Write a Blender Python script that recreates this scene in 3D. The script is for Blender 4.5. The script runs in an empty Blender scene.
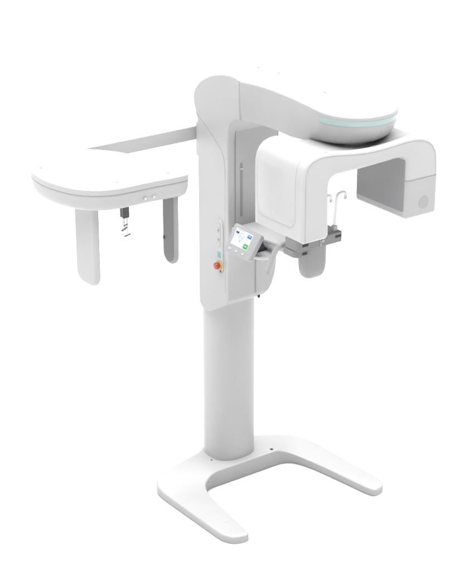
import bpy, bmesh, math, random
from mathutils import Vector, Matrix
D = bpy.data
SC = bpy.context.scene
COL = SC.collection
random.seed(4)

# ------------------------------------------------------------------ materials
def mat(name, col, rough=.42, spec=.5, metal=0., var=.015, bump=0., bscale=900, coat=0., trans=0.):
    m = D.materials.new(name); m.use_nodes = True
    nt = m.node_tree; b = nt.nodes['Principled BSDF']
    b.inputs['Roughness'].default_value = rough
    b.inputs['Specular IOR Level'].default_value = spec
    b.inputs['Metallic'].default_value = metal
    b.inputs['Coat Weight'].default_value = coat
    b.inputs['Transmission Weight'].default_value = trans
    tc = nt.nodes.new('ShaderNodeTexCoord')
    n = nt.nodes.new('ShaderNodeTexNoise'); n.inputs['Scale'].default_value = 7; n.inputs['Detail'].default_value = 5
    nt.links.new(tc.outputs['Object'], n.inputs['Vector'])
    r = nt.nodes.new('ShaderNodeValToRGB')
    r.color_ramp.elements[0].position = .3; r.color_ramp.elements[1].position = .7
    r.color_ramp.elements[0].color = tuple(max(0, c*(1-var)) for c in col)+(1,)
    r.color_ramp.elements[1].color = tuple(min(1, c*(1+var)) for c in col)+(1,)
    nt.links.new(n.outputs['Fac'], r.inputs['Fac']); nt.links.new(r.outputs['Color'], b.inputs['Base Color'])
    mr = nt.nodes.new('ShaderNodeMapRange')
    mr.inputs['To Min'].default_value = rough-.05; mr.inputs['To Max'].default_value = rough+.05
    nt.links.new(n.outputs['Fac'], mr.inputs['Value']); nt.links.new(mr.outputs['Result'], b.inputs['Roughness'])
    if bump:
        n2 = nt.nodes.new('ShaderNodeTexNoise'); n2.inputs['Scale'].default_value = bscale; n2.inputs['Detail'].default_value = 2
        nt.links.new(tc.outputs['Object'], n2.inputs['Vector'])
        bp = nt.nodes.new('ShaderNodeBump'); bp.inputs['Strength'].default_value = bump; bp.inputs['Distance'].default_value = .0006
        nt.links.new(n2.outputs['Fac'], bp.inputs['Height']); nt.links.new(bp.outputs['Normal'], b.inputs['Normal'])
    return m
def emis(name, col, s):
    m = D.materials.new(name); m.use_nodes = True
    b = m.node_tree.nodes['Principled BSDF']
    b.inputs['Base Color'].default_value = (*[c*.2 for c in col], 1)
    b.inputs['Emission Color'].default_value = (*col, 1); b.inputs['Emission Strength'].default_value = s
    b.inputs['Roughness'].default_value = .25
    return m
M = dict(
    white=mat('white_plastic', (.395, .395, .398), .40, bump=.12),
    gloss=mat('gloss_white_plastic', (.43, .43, .431), .30, bump=.06),
    column=mat('grey_white_powder_coat', (.43, .43, .434), .38, bump=.15),
    base=mat('white_powder_coat', (.385, .385, .385), .45, bump=.15),
    grey=mat('mid_grey_plastic', (.20, .20, .205), .45, bump=.2),
    panelgrey=mat('pale_grey_plastic', (.38, .38, .385), .45, bump=.15),
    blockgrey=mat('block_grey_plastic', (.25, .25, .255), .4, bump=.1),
    housing=mat('shaded_housing_plastic', (.375, .375, .377), .38, bump=.1),  # shell plastic darkened to paint the shading on the sensor box front
    gripgrey=mat('grip_grey_plastic', (.32, .32, .325), .4, bump=.1),
    softseam=mat('soft_grey_joint', (.34, .34, .345), .6),
    post_shade=mat('post_shade_grey', (.12, .12, .123), .45, bump=.1),  # paints the shadow on the inner face of the right post
    slot_and_shade=mat('slot_and_shade_grey', (.235, .235, .24), .45, bump=.15),  # slot colour; also paints the shade inside the sensor box
    light=mat('light_grey_plastic', (.45, .45, .455), .42, bump=.12),
    seam=mat('seam_rubber', (.26, .26, .265), .7),  # dark tone of joints and cover screws
    dark=mat('charcoal_plastic', (.045, .045, .048), .4, bump=.2),
    black=mat('black_rubber', (.012, .012, .013), .6),
    teal=mat('teal_translucent_plastic', (.33, .44, .42), .28, coat=.3),
    red=mat('red_plastic', (.34, .028, .004), .3, coat=.4),
    yellow=mat('yellow_plastic', (.55, .29, .07), .45),
    clear=mat('clear_acrylic', (.78, .79, .80), .08, trans=.30),
    steel=mat('brushed_steel', (.55, .55, .56), .3, metal=1.),
    ink=mat('grey_print', (.25, .27, .29), .6),
    tealink=mat('teal_print', (.14, .36, .34), .6),
    lamp=mat('white_lens', (.62, .62, .62), .2),
    floor=mat('white_studio_floor', (.67, .67, .67), .6, spec=.2, var=.004),
    screen=emis('lit_screen', (.88, .92, .97), .72),
    sblue=emis('screen_blue', (.10, .25, .52), .85),
    snavy=emis('screen_navy', (.05, .12, .28), .8),
    sgreen=emis('screen_green', (.10, .42, .10), .85),
    sgrey=emis('screen_grey', (.50, .60, .70), .85),
    spale=emis('screen_pale', (.70, .78, .86), .9),
    sorange=emis('screen_orange', (.85, .50, .30), .6),
)

# ------------------------------------------------------------------ helpers
def empty(name, loc=(0, 0, 0)):
    o = D.objects.new(name, None); COL.objects.link(o); o.location = loc; o.empty_display_size = .1; return o
def build(name, bm, m, parent=None, bevel=0., seg=3, ang=35, loc=None, label=None, sharp=40):
    bmesh.ops.remove_doubles(bm, verts=bm.verts, dist=1e-6)
    bmesh.ops.recalc_face_normals(bm, faces=bm.faces)
    me = D.meshes.new(name); bm.to_mesh(me); bm.free()
    o = D.objects.new(name, me); COL.objects.link(o)
    me.materials.append(M[m])
    for p in me.polygons: p.use_smooth = True
    if bevel:
        b = o.modifiers.new('bevel', 'BEVEL'); b.width = bevel; b.segments = seg; b.limit_method = 'ANGLE'
        b.angle_limit = math.radians(ang); b.harden_normals = False
        b.use_clamp_overlap = True
        w = o.modifiers.new('wn', 'WEIGHTED_NORMAL'); w.keep_sharp = True; w.weight = 80
    else:
        me.set_sharp_from_angle(angle=math.radians(sharp))
    if parent: o.parent = parent
    if label: o['label'] = label
    return o
def loft(rings, cap=True, bm=None):
    bm = bm or bmesh.new()
    vs = [[bm.verts.new(p) for p in r] for r in rings]
    n = len(vs[0])
    for a, b in zip(vs, vs[1:]):
        for i in range(n):
            j = (i+1) % n
            try: bm.faces.new((a[i], a[j], b[j], b[i]))
            except ValueError: pass
    if cap:
        bm.faces.new(vs[0][::-1]); bm.faces.new(vs[-1])
    return bm
def rounded(poly, rad, seg=6):
    """round each corner of a 2D polygon; rad: number or list"""
    out = []; n = len(poly)
    for i in range(n):
        r = rad[i] if isinstance(rad, (list, tuple)) else rad
        p = Vector(poly[i]); a = Vector(poly[i-1]); b = Vector(poly[(i+1) % n])
        if r <= 0: out.append(tuple(p)); continue
        u = (a-p).normalized(); v = (b-p).normalized()
        th = u.angle(v)
        if th > math.pi-.02: out.append(tuple(p)); continue
        d = min(r/math.tan(th/2), .49*(a-p).length, .49*(b-p).length)
        rr = d*math.tan(th/2)
        c = p+(u+v).normalized()*(rr/math.sin(th/2))
        s = p+u*d; e = p+v*d
        a0 = math.atan2(*(s-c).yx); a1 = math.atan2(*(e-c).yx)
        da = (a1-a0+math.pi) % (2*math.pi)-math.pi
        for k in range(seg+1):
            t = a0+da*k/seg
            out.append((c.x+rr*math.cos(t), c.y+rr*math.sin(t)))
    return out
def spline(pts, n=6, closed=True):
    """Catmull-Rom through 2D/3D points"""
    P = [Vector(p) for p in pts]; out = []; N = len(P)
    rng = range(N) if closed else range(N-1)
    g = (lambda i: P[i % N]) if closed else (lambda i: P[max(0, min(N-1, i))])
    for i in rng:
        p0, p1, p2, p3 = g(i-1), g(i), g(i+1), g(i+2)
        for k in range(n):
            t = k/n
            out.append(tuple(.5*((2*p1)+(p2-p0)*t+(2*p0-5*p1+4*p2-p3)*t*t+(3*p1-p0-3*p2+p3)*t**3)))
    if not closed: out.append(tuple(P[-1]))
    return out
def prism(poly, axis, a, b, bm=None):
    """extrude a 2D polygon along an axis. axis x: poly is (y,z); y: (x,z); z: (x,y)"""
    f = {'x': lambda p, t: (t, p[0], p[1]), 'y': lambda p, t: (p[0], t, p[1]), 'z': lambda p, t: (p[0], p[1], t)}[axis]
    return loft([[f(p, a) for p in poly], [f(p, b) for p in poly]], True, bm)
def box(x0, x1, y0, y1, z0, z1, bm=None):
    return prism([(x0, y0), (x1, y0), (x1, y1), (x0, y1)], 'z', z0, z1, bm)
def tube(pts, r, bm=None, n=10, closed=False, cap=True):
    bm = bm or bmesh.new()
    P = [Vector(p) for p in pts]; N = len(P)
    rs = r if isinstance(r, (list, tuple)) else [r]*N
    T = []
    for i in range(N):
        a = P[i-1] if (i or closed) else P[0]; b = P[(i+1) % N] if (i < N-1 or closed) else P[-1]
        T.append((b-a).normalized())
    u = T[0].orthogonal().normalized(); rings = []
    for i in range(N):
        u = (u-T[i]*u.dot(T[i])).normalized(); v = T[i].cross(u)
        rings.append([P[i]+(u*math.cos(2*math.pi*k/n)+v*math.sin(2*math.pi*k/n))*rs[i] for k in range(n)])
    if closed:
        vs = [[bm.verts.new(p) for p in rr] for rr in rings]
        for i in range(N):
            a, b = vs[i], vs[(i+1) % N]
            # pick the twist that keeps the last link short
            off = 0 if i < N-1 else min(range(n), key=lambda s: sum((a[k].co-b[(k+s) % n].co).length for k in range(n)))
            for k in range(n):
                bm.faces.new((a[k], a[(k+1) % n], b[(k+1+off) % n], b[(k+off) % n]))
        return bm
    return loft(rings, cap, bm)
def cyl(c, r, h, axis='z', n=32, r2=None, bm=None):
    r2 = r if r2 is None else r2
    c = Vector(c); ax = {'x': (0, 1, 2), 'y': (1, 2, 0), 'z': (2, 0, 1)}
    rings = []
    for rr, t in ((r, 0), (r2, h)):
        ring = []
        for k in range(n):
            q = 2*math.pi*k/n; a, b = rr*math.cos(q), rr*math.sin(q)
            d = {'x': (t, a, b), 'y': (b, t, a), 'z': (a, b, t)}[axis]
            ring.append(c+Vector(d))
        rings.append(ring)
    return loft(rings, True, bm)
def lerp_table(t, tab):
    if t <= tab[0][0]: return tab[0][1]
    for (a, va), (b, vb) in zip(tab, tab[1:]):
        if t <= b:
            s = (t-a)/(b-a); return va+(vb-va)*s
    return tab[-1][1]
def smooth_table(t, tab):
    """Catmull-Rom / cubic Hermite on a table"""
    n = len(tab)
    if t <= tab[0][0]: return tab[0][1]
    if t >= tab[-1][0]: return tab[-1][1]
    for i in range(n-1):
        a, va = tab[i]; b, vb = tab[i+1]
        if a <= t <= b:
            def sl(j):
                if j == 0: return (tab[1][1]-tab[0][1])/(tab[1][0]-tab[0][0])
                if j == n-1: return (tab[-1][1]-tab[-2][1])/(tab[-1][0]-tab[-2][0])
                return (tab[j+1][1]-tab[j-1][1])/(tab[j+1][0]-tab[j-1][0])
            h = b-a; s = (t-a)/h
            return (2*s**3-3*s*s+1)*va+(s**3-2*s*s+s)*h*sl(i)+(-2*s**3+3*s*s)*vb+(s**3-s*s)*h*sl(i+1)

def offset(poly, d):
    n = len(poly); o = []
    for i in range(n):
        a = Vector(poly[i-1]); p = Vector(poly[i]); b_ = Vector(poly[(i+1) % n])
        t1 = (p-a).normalized(); t2 = (b_-p).normalized()
        n1 = Vector((-t1.y, t1.x)); n2 = Vector((-t2.y, t2.x)); m_ = (n1+n2)
        m_ = m_/max(.3, m_.length_squared)*2 if m_.length > 1e-6 else n1
        o.append(p+m_*d)
    return o
def puff(poly, axis, a, b, ra, rb=None, seg=5, bm=None):
    """extrude a 2D outline from a to b with rounded rims (radius ra at a, rb at b)"""
    rb = ra if rb is None else rb
    A = sum(poly[i-1][0]*poly[i][1]-poly[i][0]*poly[i-1][1] for i in range(len(poly)))
    sg = 1 if A > 0 else -1; dr = 1 if b > a else -1
    st = [(a+dr*ra*(1-math.sin(q)), ra*(1-math.cos(q))) for q in [math.pi/2*(1-k/seg) for k in range(seg+1)]]
    st += [(b-dr*rb*(1-math.sin(q)), rb*(1-math.cos(q))) for q in [math.pi/2*k/seg for k in range(seg+1)]]
    f = {'x': lambda p, t: (t, p[0], p[1]), 'y': lambda p, t: (p[0], t, p[1]), 'z': lambda p, t: (p[0], p[1], t)}[axis]
    return loft([[f(p, t) for p in offset(poly, sg*d)] for t, d in st], True, bm)

# ------------------------------------------------------------------ setting
bm = bmesh.new()
R = 500
vs = [bm.verts.new((R*math.cos(2*math.pi*k/64), R*math.sin(2*math.pi*k/64), 0)) for k in range(64)]
bm.faces.new(vs)
fl = build('floor', bm, 'floor'); fl['kind'] = 'structure'

# ------------------------------------------------------------------ the machine
T = empty('panoramic_xray_machine')
T['label'] = 'white dental panoramic x-ray machine with cephalometric side arm standing on white floor'
T['category'] = 'x-ray machine'

# ---- base: a U-shaped foot, lofted along the U
left = [  # inner, outer, height
    ((-.402, -.698), (-.424, -.695), .031),
    ((-.388, -.697), (-.447, -.687), .038),
    ((-.376, -.688), (-.467, -.672), .041),
    ((-.370, -.670), (-.484, -.642), .042),
    ((-.364, -.630), (-.494, -.598), .042),
    ((-.346, -.470), (-.497, -.400), .043),
    ((-.327, -.325), (-.500, -.190), .045),
    ((-.318, -.272), (-.500, -.110), .047),
    ((-.304, -.225), (-.487, -.035), .052),
    ((-.280, -.186), (-.435, .026), .062),
    ((-.245, -.166), (-.335, .046), .076),
    ((-.205, -.160), (-.220, .058), .090),
    ((-.150, -.160), (-.150, .072), .093),
    ((-.070, -.160), (-.070, .125), .093)]
right = [
    ((.427, -.728), (.452, -.724), .031),
    ((.411, -.726), (.474, -.715), .038),
    ((.402, -.716), (.491, -.698), .041),
    ((.395, -.700), (.504, -.670), .042),
    ((.386, -.660), (.508, -.630), .042),
    ((.360, -.480), (.498, -.400), .043),
    ((.334, -.325), (.488, -.200), .045),
    ((.321, -.276), (.480, -.125), .047),
    ((.304, -.225), (.455, -.060), .052),
    ((.280, -.186), (.405, -.012), .062),
    ((.245, -.166), (.325, .025), .076),
    ((.205, -.160), (.220, .056), .090),
    ((.150, -.160), (.150, .072), .093),
    ((.070, -.160), (.070, .125), .093)]
st = left+[((0, -.16), (0, .14), .093)]+right[::-1]
# densify
ss = []
flat = [(*a, *b, h) for a, b, h in st]
for i in range(len(flat)-1):
    p0 = flat[max(0, i-1)]; p1 = flat[i]; p2 = flat[i+1]; p3 = flat[min(len(flat)-1, i+2)]
    for k in range(4):
        t = k/4
        ss.append([.5*(2*b+(c-a)*t+(2*a-5*b+4*c-d)*t*t+(3*b-a-3*c+d)*t**3) for a, b, c, d in zip(p0, p1, p2, p3)])
ss.append(flat[-1])
rings = []
for x0, y0, x1, y1, h in ss:
    a = Vector((x0, y0, 0)); b = Vector((x1, y1, 0)); u = (b-a).normalized(); r = .009
    ring = [a+u*.003, a+Vector((0, 0, .003))]
    for k in range(5):
        q = math.pi/2*k/4
        ring.append(a+u*(r-r*math.cos(q))+Vector((0, 0, h-r+r*math.sin(q))))
    for k in range(5):
        q = math.pi/2*(1-k/4)
        ring.append(b-u*(r-r*math.cos(q))+Vector((0, 0, h-r+r*math.sin(q))))
    ring += [b+Vector((0, 0, .003)), b-u*.003]
    rings.append(ring)
base = build('base', loft(rings), 'base', T, sharp=50)
base['label'] = 'U-shaped white floor base with two splayed legs'
for x, y in ((-.402, -.528), (.452, -.562)):
    b = cyl((x, y, .0405), .019, .0030, n=28)
    cap_ = build('foot_cap', b, 'base', base, bevel=.0012, seg=2)
for x, y, k in ((.185, -.135, 1), (-.146, -.045, .55)):
    b = cyl((x, y, .0915), .0105*k, .0026, n=24, r2=.0095*k); o = build('bolt', b, 'steel', base)
    b = cyl((x, y, .0930), .0065*k, .0022, n=6); build('bolt_socket', b, 'dark', base)

# ---- column
def superell(cx, cy, a, b, n, N=72):
    r = []
    for k in range(N):
        q = 2*math.pi*k/N; c, s = math.cos(q), math.sin(q)
        r.append((cx+a*math.copysign(abs(c)**(2/n), c), cy+b*math.copysign(abs(s)**(2/n), s)))
    return r
b = loft([[(x, y, z) for x, y in superell(0, 0, .131+e, .118+e, 2.5)] for z, e in ((.085, 0), (.0955, 0), (1.94, 0))])
col = build('column', b, 'column', T, sharp=60)

# ---- carriage with hood: side profile (y,z) cut by a front profile (x,z)
XL, XR = -.152, .160
prof = [(.050, 1.00), (.046, .975), (.030, .955), (.000, .946), (-.035, .950), (-.080, .972), (-.129, 1.003), (-.175, 1.030), (-.200, 1.048), (-.207, 1.070),
        (-.207, 1.20), (-.207, 1.50), (-.207, 1.80), (-.207, 1.90), (-.211, 1.945), (-.224, 1.985), (-.250, 2.012), (-.302, 2.026),
        (-.302, 2.120), (-.302, 2.218), (-.270, 2.226), (-.220, 2.227), (-.159, 2.219), (-.105, 2.206), (-.059, 2.190), (-.015, 2.169), (.030, 2.142), (.062, 2.112),
        (.080, 2.085), (.087, 2.055), (.082, 2.022), (.068, 1.990), (.055, 1.955), (.050, 1.91), (.050, 1.60), (.050, 1.30)]
b = prism(prof, 'x', XL, XR)
car = build('carriage', b, 'white', T)
car['label'] = 'upright carriage housing with rounded hood'
fp = [(-.30, .80)]+[(.03, .80), (.035, 1.028), (.070, 1.036), (.100, 1.058), (.125, 1.095), (.143, 1.145), (.152, 1.20), (.158, 1.27), (.160, 1.35)]+[(.30, 1.36), (.30, 2.6), (-.30, 2.6)]
cb = prism(fp, 'y', -.6, .4)
cut = build('cut', cb, 'white')
md = car.modifiers.new('bool', 'BOOLEAN'); md.operation = 'INTERSECT'; md.object = cut; md.solver = 'EXACT'
dg = bpy.context.evaluated_depsgraph_get()
me2 = D.meshes.new_from_object(car.evaluated_get(dg))
car.modifiers.clear(); car.data = me2; me2.name = 'carriage'
D.objects.remove(cut)
bmx = bmesh.new(); bmx.from_mesh(me2); bmesh.ops.remove_doubles(bmx, verts=bmx.verts, dist=1e-4)
bmesh.ops.dissolve_degenerate(bmx, edges=bmx.edges, dist=1e-4)
bmx.to_mesh(me2); bmx.free()
for p in me2.polygons: p.use_smooth = True
bv = car.modifiers.new('bevel', 'BEVEL'); bv.width = .028; bv.segments = 7; bv.limit_method = 'ANGLE'; bv.angle_limit = math.radians(50)
wn = car.modifiers.new('wn', 'WEIGHTED_NORMAL'); wn.weight = 70

# front panel with its slot
pp = rounded([(-.108, 1.40), (.150, 1.40), (.150, 1.945), (-.108, 1.955)], [.02, .02, .01, .022])
fpn = build('front_panel', prism(pp, 'y', -.2105, -.200), 'panelgrey', car, bevel=.002, seg=2)
build('panel_seam', tube([(x, -.2095, z) for x, z in pp], .0022, closed=True, n=6), 'seam', fpn)
sl = rounded([(-.079, 1.50), (-.067, 1.50), (-.067, 1.775), (-.079, 1.775)], .005, 4)
build('slot', prism(sl, 'y', -.2125, -.206), 'slot_and_shade', fpn)
build('slot_slider', box(-.081, -.065, -.2165, -.206, 1.742, 1.752), 'light', fpn, bevel=.002, seg=2)
build('panel_seam', tube([(.017, -.2112, 1.07), (.017, -.2112, 1.42)], .0016, n=6), 'seam', fpn)

# diagonal seam of the hood on the side face
sp = spline([(.060, 1.978), (-.02, 1.935), (-.10, 1.882), (-.150, 1.841), (-.172, 1.81), (-.182, 1.76), (-.184, 1.70)], 6, False)
build('hood_seam', tube([(XL+.0006, y, z) for y, z in sp], .0018, n=6), 'seam', car)
build('hood_seam', tube([(XL+.0006, -.184, 1.70), (XL+.0006, -.184, 1.10)], .0012, n=6), 'seam', car)
# small black stud at the lower rim
build('stud', cyl((.048, -.196, 1.033), .007, .012, 'z', 16), 'black', car)

# side button plate + emergency stop
bp = rounded([(-.108, 1.195), (-.170, 1.195), (-.170, 1.480), (-.108, 1.480)], .030, 8)
plate = build('button_plate', prism(bp, 'x', XL-.006, XL+.004), 'white', car, bevel=.003, seg=3)
ip = rounded([(-.124, 1.335), (-.152, 1.335), (-.152, 1.462), (-.124, 1.462)], .0139, 8)
build('touch_strip', prism(ip, 'x', XL-.0075, XL-.004), 'panelgrey', plate)
for i in range(5):
    z = 1.350+i*.0245
    if i % 2 == 0: sy = prism(rounded([(-.131, z-.006), (-.145, z-.006), (-.145, z+.006), (-.131, z+.006)], .003, 3), 'x', XL-.0085, XL-.006)
    else: sy = tube([(XL-.008, -.138+.006*math.cos(q*math.pi/8), z+.006*math.sin(q*math.pi/8)) for q in range(16)], .0013, n=5, closed=True)
    build('button_symbol', sy, 'light' if i % 2 == 0 else 'ink', plate)
for z in (1.302, 1.286):
    bb = box(XL-.0078, XL-.004, -.152, -.126, z-.0055, z+.0055)
    build('button_symbol', bb, 'tealink', plate)
est = empty('emergency_stop'); est.parent = T
def disc_x(x, y, z, r, h, n=32, r2=None): return cyl((x, y, z), r, -h, 'x', n, r2)
build('yellow_ring', disc_x(XL-.005, -.140, 1.238, .0225, .006), 'yellow', est, bevel=.001)
build('button_neck', disc_x(XL-.010, -.140, 1.238, .012, .014), 'dark', est)
rb = loft([[(XL-x, -.140+r*math.cos(2*math.pi*k/32), 1.238+r*math.sin(2*math.pi*k/32)) for k in range(32)] for x, r in ((.017, .014), (.019, .0175), (.027, .018), (.0315, .016), (.0335, .010), (.034, .0035))])
build('red_button', rb, 'red', est)
build('key_lock', disc_x(XL-.004, -.152, 1.208, .006, .004), 'dark', est)

# ---- overhead arm flowing into the round head
CX, CY, RR = .083, -.852, .204
ZT = [(-.303, 2.219), (-.36, 2.2185), (-.45, 2.215), (-.55, 2.210), (-.68, 2.204), (-.80, 2.199), (-.95, 2.190), (-1.10, 2.181)]
ZB = [(-.303, 2.025), (-.45, 2.021), (-.65, 2.014), (-.75, 2.017), (-.85, 2.030), (-.95, 2.042), (-1.10, 2.052)]
def xl(y):
    if y >= CY: return smooth_table(-y, [(.303, XL), (.36, -.137), (.43, -.119), (.52, -.110), (.65, -.108), (.76, -.114), (-CY, CX-RR)])
    return CX-math.sqrt(max(0, RR*RR-(y-CY)**2))
def xr(y):
    if y >= CY: return smooth_table(-y, [(.303, XR), (.45, .185), (.65, .245), (-CY, CX+RR)])
    return CX+math.sqrt(max(0, RR*RR-(y-CY)**2))
ys = [-.3035-.5515*i/26 for i in range(27)]+[CY-RR*math.sin(math.pi/2*i/30) for i in range(1, 30)]+[CY-RR*.9997, CY-RR*.99999]
def arm_ring(y):
    a, c = xl(y), xr(y); zt, zb = smooth_table(-y, [(-k, v) for k, v in ZT]), smooth_table(-y, [(-k, v) for k, v in ZB])
    f = min(1, max(0, (-y-.32)/.45)); f = f*f*(3-2*f)
    h = zt-zb
    w = (c-a)/2; m = (a+c)/2
    # how far the lower edge tucks in (the head is a shallow bowl)
    g = min(1, max(0, (-y-.60)/.30)); g = g*g*(3-2*g)
    ins = .014+.076*g
    pts = []
    # half section from top to bottom: (inset, z)
    rt = .009*(1-f)+.005*f
    sec = [(rt*1.0, zt), (rt*.3, zt-rt*.3), (0, zt-rt), (0, zt-rt*1.5)]
    for k in range(1, 13):
        d = math.sin(math.pi/2*k/12)
        sec.append((ins*(1-math.sqrt(max(0, 1-d**2.6))), zt-rt-(h-rt)*d))
    for i, z in sec: pts.append((m-max(.0005, w-i), z))
    for i, z in sec[::-1]: pts.append((m+max(.0005, w-i), z))
    return [(x, y, z) for x, z in pts]
# the front of the bowl tucks in along y as well: shift lower points back
rings = []
for y in ys:
    r = arm_ring(y)
    g = max(0, min(1, (CY-y)/RR))
    zt = r[0][2]; zb = min(p[2] for p in r)
    rr = []
    for x, yy, z in r:
        d = (zt-z)/(zt-zb)
        rr.append((x, yy+g*g*.075*(1-math.sqrt(max(0, 1-d**2.6))), z))
    rings.append(rr)
arm = build('overhead_arm', loft(rings), 'white', T, sharp=55)
arm['label'] = 'white overhead arm sweeping down to a round head'
# seam where arm meets hood
r0 = arm_ring(-.3035)
build('arm_seam', tube([(x, -.3029, z) for x, _, z in r0], .0012, closed=True, n=6), 'softseam', arm)
for x, y in ((.03, -.05), (.065, -.16), (.08, -.30), (.075, -.66)):
    zt = 2.2135 if y > -.1 else smooth_table(-y, [(.05, 2.188), (.159, 2.219), (.22, 2.2272), (.302, 2.2185)]) if y > -.303 else smooth_table(-y, [(-k, v) for k, v in ZT])
    if y > -.1: zt = 2.1865
    build('cover_screw', cyl((x, y, zt-.001), .0055, .0028, n=14), 'seam', car if y > -.303 else arm)
# teal strip let into the rim: follows the rim at constant height
def rim_pt(ang, d):
    """point on the side of the head; ang from -x round the front; d = fraction of height below top"""
    return None
strip_path = []
for y in ys:
    if y > -.80: continue
    ring = rings[ys.index(y)]
    strip_path.append(ring)
def ring_at(ring, z, side):
    n = len(ring)//2
    pts = ring[:n] if side < 0 else ring[n:][::-1]
    for a, b_ in zip(pts, pts[1:]):
        if a[2] >= z >= b_[2]:
            s = (a[2]-z)/(a[2]-b_[2]+1e-9)
            return Vector(a).lerp(Vector(b_), s)
    return Vector(pts[-1])
def strip(z0f, z1f, y_from, y_to_right):
    top, bot = [], []
    L = [r for r in strip_path if r[0][1] <= y_from]
    for side, seq in ((-1, L), (1, [r for r in L[::-1] if r[0][1] < y_to_right])):
        for r in seq:
            zt = r[0][2]; zb = min(p[2] for p in r); h = zt-zb
            top.append(ring_at(r, zt-h*z0f, side)); bot.append(ring_at(r, zt-h*z1f, side))
    return top, bot
tp, bt = strip(.13, .29, -.85, -.955)
c0 = Vector((CX, CY, 2.13))
sb = bmesh.new()
N = len(tp)
out = []
for i in range(N):
    tt, bb = tp[i], bt[i]
    # round the two ends
    e = min(i, N-1-i)
    sh = {0: .42, 1: .2, 2: .06}.get(e, 0)
    t2 = tt.lerp(bb, sh); b2 = bb.lerp(tt, sh)
    n1 = Vector((tt.x-CX, min(0, tt.y-CY), 0)).normalized()
    out.append([t2-n1*.004, t2+n1*.0022, b2+n1*.0022, b2-n1*.004])
loft(out, True, sb)
build('light_strip', sb, 'teal', arm, sharp=40, label='pale teal strip let into the rim of the round head')
dv = []
# ---- rotating arm (inverted U) hung on a pivot under the head
piv = build('pivot', cyl((.060, -.885, 2.03), .070, .06, n=48, r2=.074), 'light', T, bevel=.004)
outer = [(-.395, 1.700), (-.396, 1.80), (-.397, 1.95), (-.396, 1.995), (-.389, 2.030), (-.374, 2.057), (-.350, 2.076), (-.315, 2.086), (-.285, 2.087), (-.260, 2.086), (-.23, 2.084), (-.20, 2.080), (-.15, 2.073), (-.10, 2.066), (-.05, 2.062), (0, 2.060), (.05, 2.0605), (.10, 2.063), (.14, 2.066), (.18, 2.069), (.215, 2.0695),
         (.245, 2.068), (.290, 2.060), (.330, 2.043), (.362, 2.016), (.381, 1.980), (.388, 1.935), (.390, 1.86), (.390, 1.78), (.390, 1.700)]
inner = [(.383, 1.690), (.374, 1.685), (.36, 1.683), (.29, 1.683), (.230, 1.683), (.214, 1.687), (.204, 1.697), (.200, 1.712), (.200, 1.78), (.200, 1.90), (.200, 1.950), (.1975, 1.969), (.189, 1.980), (.172, 1.985), (.135, 1.986), (0, 1.980), (-.10, 1.977), (-.195, 1.977), (-.222, 1.974), (-.240, 1.964), (-.249, 1.945), (-.251, 1.92),
         (-.248, 1.80), (-.246, 1.705), (-.262, 1.690), (-.32, 1.690), (-.380, 1.690)]
up = outer+inner
UY0, UY1 = -1.105, -.745
# lathe-like stack of offset outlines gives soft front/back edges
area = sum(up[i-1][0]*up[i][1]-up[i][0]*up[i-1][1] for i in range(len(up)))
sgn = 1 if area > 0 else -1
rings = []
rad = .020
lv = [(UY0+rad*(1-math.sin(q)), rad*(1-math.cos(q))) for q in [math.pi/2*(1-k/5) for k in range(6)]]
seq = [(y, d) for y, d in lv]+[(UY1-.03, 0)]+[(UY1-.02*(1-math.sin(q)), .02*(1-math.cos(q))) for q in [math.pi/2*k/5 for k in range(1, 6)]]
def sstep(a, b_, t):
    t = max(0, min(1, (t-a)/(b_-a))); return t*t*(3-2*t)
def saddle(x, y):      # shallow hollow in the top where the round head nests
    return .030*sstep(-.29, -.15, x)*(1-sstep(.16, .33, x))*sstep(UY0+.022, UY0+.11, y)
seq = [q for q in seq if q[0] < UY0+.0201]+[(UY0+.02+.01*k, 0) for k in range(1, 11)]+[(UY0+.12+.04*k, 0) for k in range(1, 5)]+[q for q in seq if q[0] >= UY1-.031]
for y, d in seq:
    rings.append([(p[0], y, p[1]-(saddle(p[0], y) if 2 < i < len(outer)-2 else 0)) for i, p in enumerate(offset(up, sgn*d))])
rot = build('rotating_arm', loft(rings), 'gloss', T, sharp=40)
rot['label'] = 'inverted U shaped rotating arm carrying tube head and sensor box'
# front-edge seam of the shell
lip = [p for p in offset(outer[1:-1]+[(.2, 1.9)], 0)][:-1]
def open_off(pts, d):
    n = len(pts); o = []
    for i in range(n):
        a = Vector(pts[max(0, i-1)]); b_ = Vector(pts[min(n-1, i+1)]); t = (b_-a).normalized()
        o.append(Vector(pts[i])+Vector((-t.y, t.x))*d)
    return o
lo = open_off(outer, -.014)
build('shell_seam', tube([(p.x, UY0+.0006, p.y) for p in lo], .0012, n=6), 'softseam', rot)
# raised cover on the outer side of the tube head, wrapping over the shoulder
po = open_off(outer[:13], .0)
path = [Vector((-.395, 1.752))]+[Vector(outer[1])*.0+Vector((-.396, 1.80))]+[Vector(p) for p in outer[2:11]]
def strip_cover(path, y0, y1, t, lower_round):
    n = len(path); nn = []
    for i in range(n):
        a = path[max(0, i-1)]; b_ = path[min(n-1, i+1)]; d = (b_-a).normalized(); nn.append(Vector((-d.y, d.x)))
    rings = []
    for i in range(n):
        ins = lower_round[i] if i < len(lower_round) else 0
        p = path[i]; q = p+nn[i]*t; s = p-nn[i]*.004
        e = .004
        rings.append([(s.x, y0+ins, s.y), (q.x-nn[i].x*.002, y0+ins, q.y-nn[i].y*.002), (q.x, y0+ins+e, q.y), (q.x, y1-ins-e, q.y), (q.x-nn[i].x*.002, y1-ins, q.y-nn[i].y*.002), (s.x, y1-ins, s.y)])
    return loft(rings)
zc = [1.752, 1.7535, 1.757, 1.764, 1.774, 1.786, 1.80]
path = [Vector((-.3955, z)) for z in zc]+[Vector(p) for p in outer[2:9]]
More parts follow.
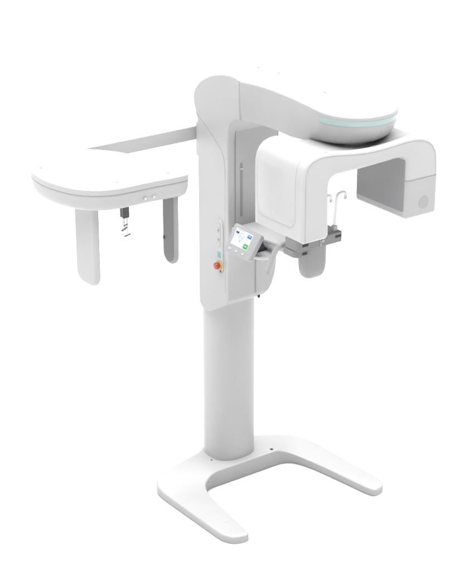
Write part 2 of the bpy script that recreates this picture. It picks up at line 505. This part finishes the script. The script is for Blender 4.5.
cov = build('side_cover', strip_cover(path, UY0+.055, UY1-.035, .0032, [.045, .034, .024, .013, .005, .001, 0]), 'gloss', rot, sharp=30)
# lower sensor housing: groove, inner face darkened as shade, round emblem
gz = 1.868   # joint between shell and sensor housing
ipn = rounded([(UY0+.016, 1.716), (UY0+.016, 1.966), (UY1-.016, 1.966), (UY1-.016, 1.716)], [.008, .004, .004, .008], 4)
hpf = rounded([(.1990, UY0-.0012), (.3912, UY0-.0012), (.3912, UY1+.0012), (.1990, UY1+.0012)], .021, 7)
hsg = build('sensor_housing', puff(hpf, 'z', 1.6818, gz-.0010, .017, .0012, 6), 'housing', rot, sharp=50)  # same shell below the joint, with its shading put into the colour
build('housing_joint', tube([(x, y, gz-.0004) for x, y in hpf], .0011, closed=True, n=6), 'seam', rot)
build('shade_panel', prism(ipn, 'x', .1975, .204), 'slot_and_shade', rot, bevel=.001, seg=2, label='dark grey panel painting shade on the sensor box inner face')  # added panel; its dark grey stands in for shade from the tube head
build('emblem', cyl((.308, UY0+.003, 1.748), .030, -.0052, 'y', 40), 'gripgrey', rot)
for x in (-.255, .02):
    build('cover_screw', cyl((x, -1.078, 2.084 if x < -.1 else 2.0595), .005, .003, n=14), 'seam', rot)

# ---- patient support: shelf, cross bar, hand grip, chin block, temple rods
sh = empty('patient_support'); sh.parent = T
# tapered tray running forward under the tube head
trs = []
for y, x0, x1, zb, zt in ((-.195, -.130, .09, 1.385, 1.452), (-.30, -.136, .09, 1.398, 1.462), (-.42, -.140, .09, 1.418, 1.474), (-.52, -.140, .09, 1.434, 1.484), (-.62, -.140, .09, 1.446, 1.496), (-.69, -.140, .09, 1.452, 1.505)):
    trs.append([(x, y, z) for x, z in rounded([(x0, zb), (x1, zb), (x1, zt), (x0, zt)], [.03, .03, .008, .008], 5)])
tray = build('tray', loft(trs), 'light', sh, sharp=50)
build('tray_seam', tube([(-.1405, y, z) for y, z in ((-.40, 1.460), (-.52, 1.470), (-.62, 1.480), (-.69, 1.487))], .0016, n=6), 'seam', tray)
# dark cross bar
bar = empty('dummy') if False else None
bo = rounded([(-.172, -.790), (.092, -.790), (.092, -.655), (.030, -.655), (.0, -.695), (-.140, -.695), (-.172, -.680)], [.022, .006, .008, .01, .02, .02, .02], 5)
cb = build('cross_bar', prism(bo, 'z', 1.508, 1.560), 'grey', sh, bevel=.004, seg=3)
lb = rounded([(-.176, -.782), (-.105, -.782), (-.105, -.665), (-.176, -.665)], [.045, .004, .01, .03], 10)
build('bar_end_block', prism(lb, 'z', 1.474, 1.5075), 'grey', cb, bevel=.004, seg=3)
for x0, x1, z0, z1, yq in ((-.146, -.112, 1.530, 1.542, -.790), (.050, .084, 1.534, 1.546, -.790)):
    build('bar_slot', box(x0, x1, yq-.0012, yq+.004, z0, z1), 'black', cb)
build('bar_slot', box(-.140, -.112, -.7832, -.778, 1.486, 1.499), 'black', cb)
build('bar_plate', box(-.040, -.034, -.7925, -.788, 1.512, 1.556), 'panelgrey', cb, bevel=.001)
build('bar_plate', box(-.075, .0, -.700, -.66, 1.558, 1.575), 'panelgrey', cb, bevel=.004)
build('bar_knob', cyl((-.028, -.792, 1.538), .008, -.006, 'y', 20), 'panelgrey', cb, bevel=.001)
# block hanging under the bar
hb = []
for z, i in ((1.520, 0), (1.43, 0), (1.398, .0015), (1.380, .005), (1.365, .011), (1.353, .020), (1.346, .031), (1.342, .043), (1.341, .050)):
    hb.append([(x, y, z) for x, y in rounded([(-.108+i*.8, -.776+i*.6), (.026-i*.8, -.776+i*.6), (.026-i*.8, -.690-i*.5), (-.108+i*.8, -.690-i*.5)], max(.010, .034-i*.4), 7)])
hang = build('chin_block', loft(hb), 'blockgrey', sh, sharp=60)
# hand grip
g = spline([(-.120, -.652, 1.502), (-.150, -.652, 1.503), (-.170, -.647, 1.497), (-.181, -.632, 1.474), (-.186, -.612, 1.428), (-.191, -.592, 1.372), (-.194, -.583, 1.346)], 5, False)
rr = [.0135]*len(g); rr[-1] = .009; rr[-2] = .0155; rr[-3] = .0165
for i in range(len(g)): rr[i] = min(rr[i]+.003*max(0, (i/len(g)-.4)), .0168)
build('hand_grip', tube(g, rr, n=16), 'gripgrey', sh, sharp=70)
# temple rods
for x, y in ((.062, -.765), (-.026, -.765)):
    pts = [(x, y, 1.562), (x+.002, y, 1.60), (x+.008, y, 1.690), (x+.011, y, 1.720), (x+.016, y, 1.734), (x+.026, y, 1.741), (x+.040, y, 1.743), (x+.054, y, 1.741), (x+.062, y, 1.733), (x+.064, y, 1.718)]
    rod = build('temple_rod', tube(spline(pts, 4, False), .0072, n=14), 'clear', sh, sharp=70)
    build('rod_clamp', box(x-.010, x+.012, y-.012, y+.012, 1.558, 1.588), 'panelgrey', rod, bevel=.003)
    build('rod_tip', cyl((x+.064, y, 1.706), .0072, .016, n=16), 'light', rod, bevel=.002)

# ---- control panel
cp = empty('control_panel'); cp.parent = T
TLp, TRp, BLp, BRp = Vector((-.208, -.344, 1.536)), Vector((-.208, -.556, 1.530)), Vector((-.270, -.336, 1.406)), Vector((-.270, -.537, 1.408))
def bil(u, v, d=0.):
    p = TLp.lerp(TRp, u).lerp(BLp.lerp(BRp, u), v)
    return p+PN*d
PN = (TRp-TLp).cross(BLp-TLp).normalized()
if PN.x > 0: PN = -PN
def slab(quad_uv, d0, d1, rad, seg=5, bm=None):
    """rounded quad in panel (u,v) space; radii in u-units scaled"""
    W_, H_ = .212, .144
    q = rounded([(u*W_, v*H_) for u, v in quad_uv], rad, seg)
    return loft([[bil(u/W_, v/H_, d) for u, v in q] for d in (d0, d1)], True, bm)
full = [(0, 0), (1, 0), (1, 1), (0, 1)]
hs = build('panel_housing', slab(full, -.026, 0, .014), 'gripgrey', cp, bevel=.005, seg=3)
sc = build('screen', slab([(.14, .11), (.77, .11), (.77, .70), (.14, .70)], -.002, .0012, .002, 2), 'screen', cp)
def icon(m, u0, u1, v0, v1, r=.002, d=.002):
    build('screen_icon', slab([(u0, v0), (u1, v0), (u1, v1), (u0, v1)], d-.002, d, r, 3), m, sc)
icon('spale', .15, .76, .118, .155)
icon('sorange', .20, .46, .124, .140, .0005, .0024)
icon('snavy', .175, .285, .215, .285)
icon('sblue', .60, .745, .165, .285)
icon('spale', .62, .72, .19, .21, .0005, .0028)
icon('spale', .595, .75, .31, .34, .001)
icon('spale', .595, .70, .37, .395, .001)
icon('sgrey', .17, .26, .33, .35, .001)
icon('sgrey', .17, .24, .39, .41, .001)
icon('sgreen', .60, .755, .50, .67)
icon('spale', .645, .71, .555, .60, .001, .0028)
icon('spale', .17, .56, .60, .64, .001)
# head outline symbol on the screen
hp = [bil(.41+.075*math.cos(q*math.pi/12), .34+.125*math.sin(q*math.pi/12), .0018) for q in range(24)]
build('screen_icon', tube(hp, .0016, n=6, closed=True), 'sgrey', sc)
hp = [bil(.41+.045*math.cos(q*math.pi/12), .35+.035*math.sin(q*math.pi/12), .0018) for q in range(24)]
build('screen_icon', tube(hp, .0012, n=6, closed=True), 'sgrey', sc)
icon('sgrey', .385, .435, .48, .53, .001)
for u in (.19, .45, .70):
    q = [(u-.055, .815), (u+.055, .815), (u+.055, .90), (u-.055, .90)]
    build('panel_button', slab(q, -.002, .0022, .0058, 5), 'gloss', cp, bevel=.0008, seg=2)
# bracket that carries the panel from the tray
br = tube([(-.232, -.455, 1.455), (-.20, -.455, 1.440), (-.165, -.452, 1.436), (-.12, -.45, 1.438)], [.026, .03, .034, .036], n=20)
build('panel_bracket', br, 'dark', cp, sharp=60)
cupr = []
for z, r in ((1.392, .02), (1.388, .045), (1.392, .066), (1.402, .078), (1.412, .082), (1.416, .079)):
    cupr.append([(-.150+r*.9*math.cos(2*math.pi*k/40), -.455+r*1.25*math.sin(2*math.pi*k/40), z) for k in range(40)])
build('bracket_cup', loft(cupr), 'light', cp, sharp=60)

# ---- cephalometric arm and unit
ca = []
cx0 = rounded([(.122, 1.816), (.148, 1.816), (.148, 1.889), (.122, 1.889)], [.010, .010, .006, .004], 5)
b = prism([(y, z) for y, z in cx0], 'x', -.800, .05)
cpa = build('side_arm', b, 'light', T, sharp=60)
cpa['label'] = 'long horizontal arm reaching out behind the column'
build('arm_mount', box(-.112, .12, .046, .125, 1.735, 1.915), 'light', cpa, bevel=.008)

cu = empty('cephalometric_unit'); cu.parent = T; cu['label'] = 'rounded flat head unit hung from the side arm with two sensor posts'
ZC = 1.880
key = [(-.568, -.455), (-.574, -.487), (-.600, -.500), (-.66, -.498), (-.72, -.492), (-.79, -.487), (-.86, -.487), (-.922, -.484), (-.98, -.473), (-1.033, -.448), (-1.082, -.402), (-1.116, -.345), (-1.140, -.265), (-1.151, -.190), (-1.150, -.115), (-1.136, -.045), (-1.108, .015),
       (-1.060, .075), (-1.0, .118), (-.93, .150), (-.86, .162), (-.81, .155), (-.768, .128), (-.735, .094), (-.704, .057), (-.676, .016), (-.646, -.034), (-.622, -.11), (-.594, -.22), (-.577, -.36)]
pl = spline(key, 4)
cx_, cy_ = -.875, -.18
def inset(poly, d):
    a = sum(poly[i-1][0]*poly[i][1]-poly[i][0]*poly[i-1][1] for i in range(len(poly)))
    return [tuple(p) for p in offset(poly, d if a > 0 else -d)]
def shrink(d):
    return inset(pl, d)
lev = [(.008, ZC+.012), (.004, ZC+.0118), (.0015, ZC+.0108), (.0003, ZC+.009), (.0, ZC+.007), (-.0005, ZC-.014)]
top = loft([[(x, y, z) for x, y in shrink(d)] for d, z in lev[::1]])
tp_ = build('top_cover', top, 'white', cu, sharp=18)
lev = [(.0025, ZC-.0138), (.0005, ZC-.017), (.0005, ZC-.035), (.003, ZC-.054), (.008, ZC-.071), (.015, ZC-.083), (.024, ZC-.091), (.036, ZC-.096), (.052, ZC-.098)]
bd = build('body_shell', loft([[(x, y, z) for x, y in shrink(d)] for d, z in lev]), 'white', cu, sharp=50)
sp_ = [(x, y, ZC-.0150) for x, y in shrink(-.0002)][::2]
build('cover_seam', tube(sp_, .0011, closed=True, n=5), 'seam', bd)
for x, y in ((-1.075, -.02), (-.905, -.405), (-.645, -.43)):
    build('cover_screw', cyl((x, y, ZC+.011), .006, .0022, n=16), 'seam', tp_)
for x in (-.808, -.762):
    lr = build('lamp_ring', cyl((x, -.480, ZC-.062), .0080, -.0100, 'y', 24), 'white', cu, bevel=.001)
    build('lamp_lens', cyl((x, -.4895, ZC-.062), .0045, -.0018, 'y', 20), 'lamp', lr, bevel=.001)

def post(name, m, x0, x1, y0, y1, zb, rad, lab, bev):
    q = rounded([(y0, zb), (y1, zb), (y1, 1.805), (y0, 1.805)], [rad, rad, .016, .016], 8)
    return build(name, puff(q, 'x', x0, x1, bev, bev, 7), m, cu, label=lab, sharp=50)
post('sensor_post', 'white', -1.018, -.985, -.382, -.205, 1.392, .055, 'wide pale post at the rounded end', .0155)
rp = post('sensor_post', 'blockgrey', -.642, -.618, -.474, -.366, 1.446, .053, 'narrow darker post at the straight end', .010)  # post tone darkened for the shadow of the unit above
build('shade_panel', prism(rounded([(-.461, 1.460), (-.379, 1.460), (-.379, 1.785), (-.461, 1.785)], [.040, .040, .002, .002], 8), 'x', -.6432, -.640), 'post_shade', rp, bevel=.001, seg=2)  # added dark panel painting the shadow on this face
build('latch', box(-.647, -.643, -.386, -.379, 1.56, 1.575), 'dark', rp)
# head holder under the unit
hd = empty('head_holder'); hd.parent = cu
build('holder_block', prism(rounded([(-.862, -.388), (-.831, -.388), (-.831, -.352), (-.862, -.352)], .004, 3), 'z', 1.705, 1.795), 'dark', hd, bevel=.003)
for (x, y, z0) in ((-.859, -.375, 1.640), (-.843, -.362, 1.655), (-.822, -.350, 1.600)):
    rd = build('ear_rod', tube([(x, y, 1.79), (x, y, z0)], .0032, n=10), 'clear', hd, sharp=70)
    build('ear_pin', tube([(x-.010, y, z0+.004), (x+.014, y, z0+.010)], .0035, n=8), 'grey', rd)
build('ear_rod', tube([(-.868, -.375, 1.645), (-.838, -.375, 1.657)], .0042, n=8), 'grey', hd, sharp=70)
build('ear_rod', tube([(-.838, -.35, 1.603), (-.806, -.35, 1.609)], .0038, n=8), 'grey', hd, sharp=70)

# ------------------------------------------------------------------ camera
f_, pitch, al, dist, (ox, oy) = 1620, math.radians(22.2), math.radians(36.0), 8.75, (229, 464.5)
Wp, Hp = 474, 571
fw = Vector((math.sin(al)*math.cos(pitch), math.cos(al)*math.cos(pitch), -math.sin(pitch)))
rt = Vector((math.cos(al), -math.sin(al), 0)); upv = rt.cross(fw)
pos = -(fw*dist+rt*((ox-Wp/2)/f_*dist)-upv*((oy-Hp/2)/f_*dist))
cam = D.cameras.new('camera'); co = D.objects.new('camera', cam); COL.objects.link(co)
co.matrix_world = Matrix(((rt.x, upv.x, -fw.x, pos.x), (rt.y, upv.y, -fw.y, pos.y), (rt.z, upv.z, -fw.z, pos.z), (0, 0, 0, 1)))
cam.sensor_fit = 'VERTICAL'; cam.sensor_height = 36; cam.lens = 36*f_/Hp
cam.clip_start = .1; cam.clip_end = 2000
SC.camera = co

# ------------------------------------------------------------------ light: a studio with a big overhead light bank and a softer left side
ZEN, HOR, SIDE = 9.1, .04, .34
w = D.worlds.new('World'); SC.world = w; w.use_nodes = True
nt = w.node_tree; bg = nt.nodes['Background']
tc = nt.nodes.new('ShaderNodeTexCoord'); sx = nt.nodes.new('ShaderNodeSeparateXYZ')
nt.links.new(tc.outputs['Generated'], sx.inputs[0])
def mrange(src, a, b_, c, d):
    mr = nt.nodes.new('ShaderNodeMapRange'); mr.interpolation_type = 'SMOOTHSTEP'
    for k, v in zip(('From Min', 'From Max', 'To Min', 'To Max'), (a, b_, c, d)): mr.inputs[k].default_value = v
    nt.links.new(src, mr.inputs['Value']); return mr.outputs['Result']
zen = mrange(sx.outputs['Z'], .62, 1.0, 0, ZEN)
dt = nt.nodes.new('ShaderNodeVectorMath'); dt.operation = 'DOT_PRODUCT'
nt.links.new(tc.outputs['Generated'], dt.inputs[0]); dt.inputs[1].default_value = Vector((-.93, .30, .2)).normalized()
side = mrange(dt.outputs['Value'], -.2, 1, HOR, SIDE)
ad = nt.nodes.new('ShaderNodeMath'); ad.operation = 'ADD'
nt.links.new(zen, ad.inputs[0]); nt.links.new(side, ad.inputs[1])
nt.links.new(ad.outputs[0], bg.inputs['Strength'])
bg.inputs['Color'].default_value = (1, 1, 1, 1)
def area(name, loc, target, size, power):
    l = D.lights.new(name, 'AREA'); l.shape = 'SQUARE'; l.size = size; l.energy = power; l.color = (1, 1, 1)
    o = D.objects.new(name, l); COL.objects.link(o); o.location = loc
    o.rotation_euler = (Vector(target)-Vector(loc)).to_track_quat('-Z', 'Y').to_euler()
    return o
area('key_softbox', (-5.5, -1.2, 3.6), (-.1, -.4, 1.4), 2.4, 12)
SC.view_settings.view_transform = 'Standard'; SC.view_settings.look = 'None'
SC.view_settings.exposure = 0; SC.view_settings.gamma = 1
SC.cycles.max_bounces = 10; SC.cycles.use_denoising = True
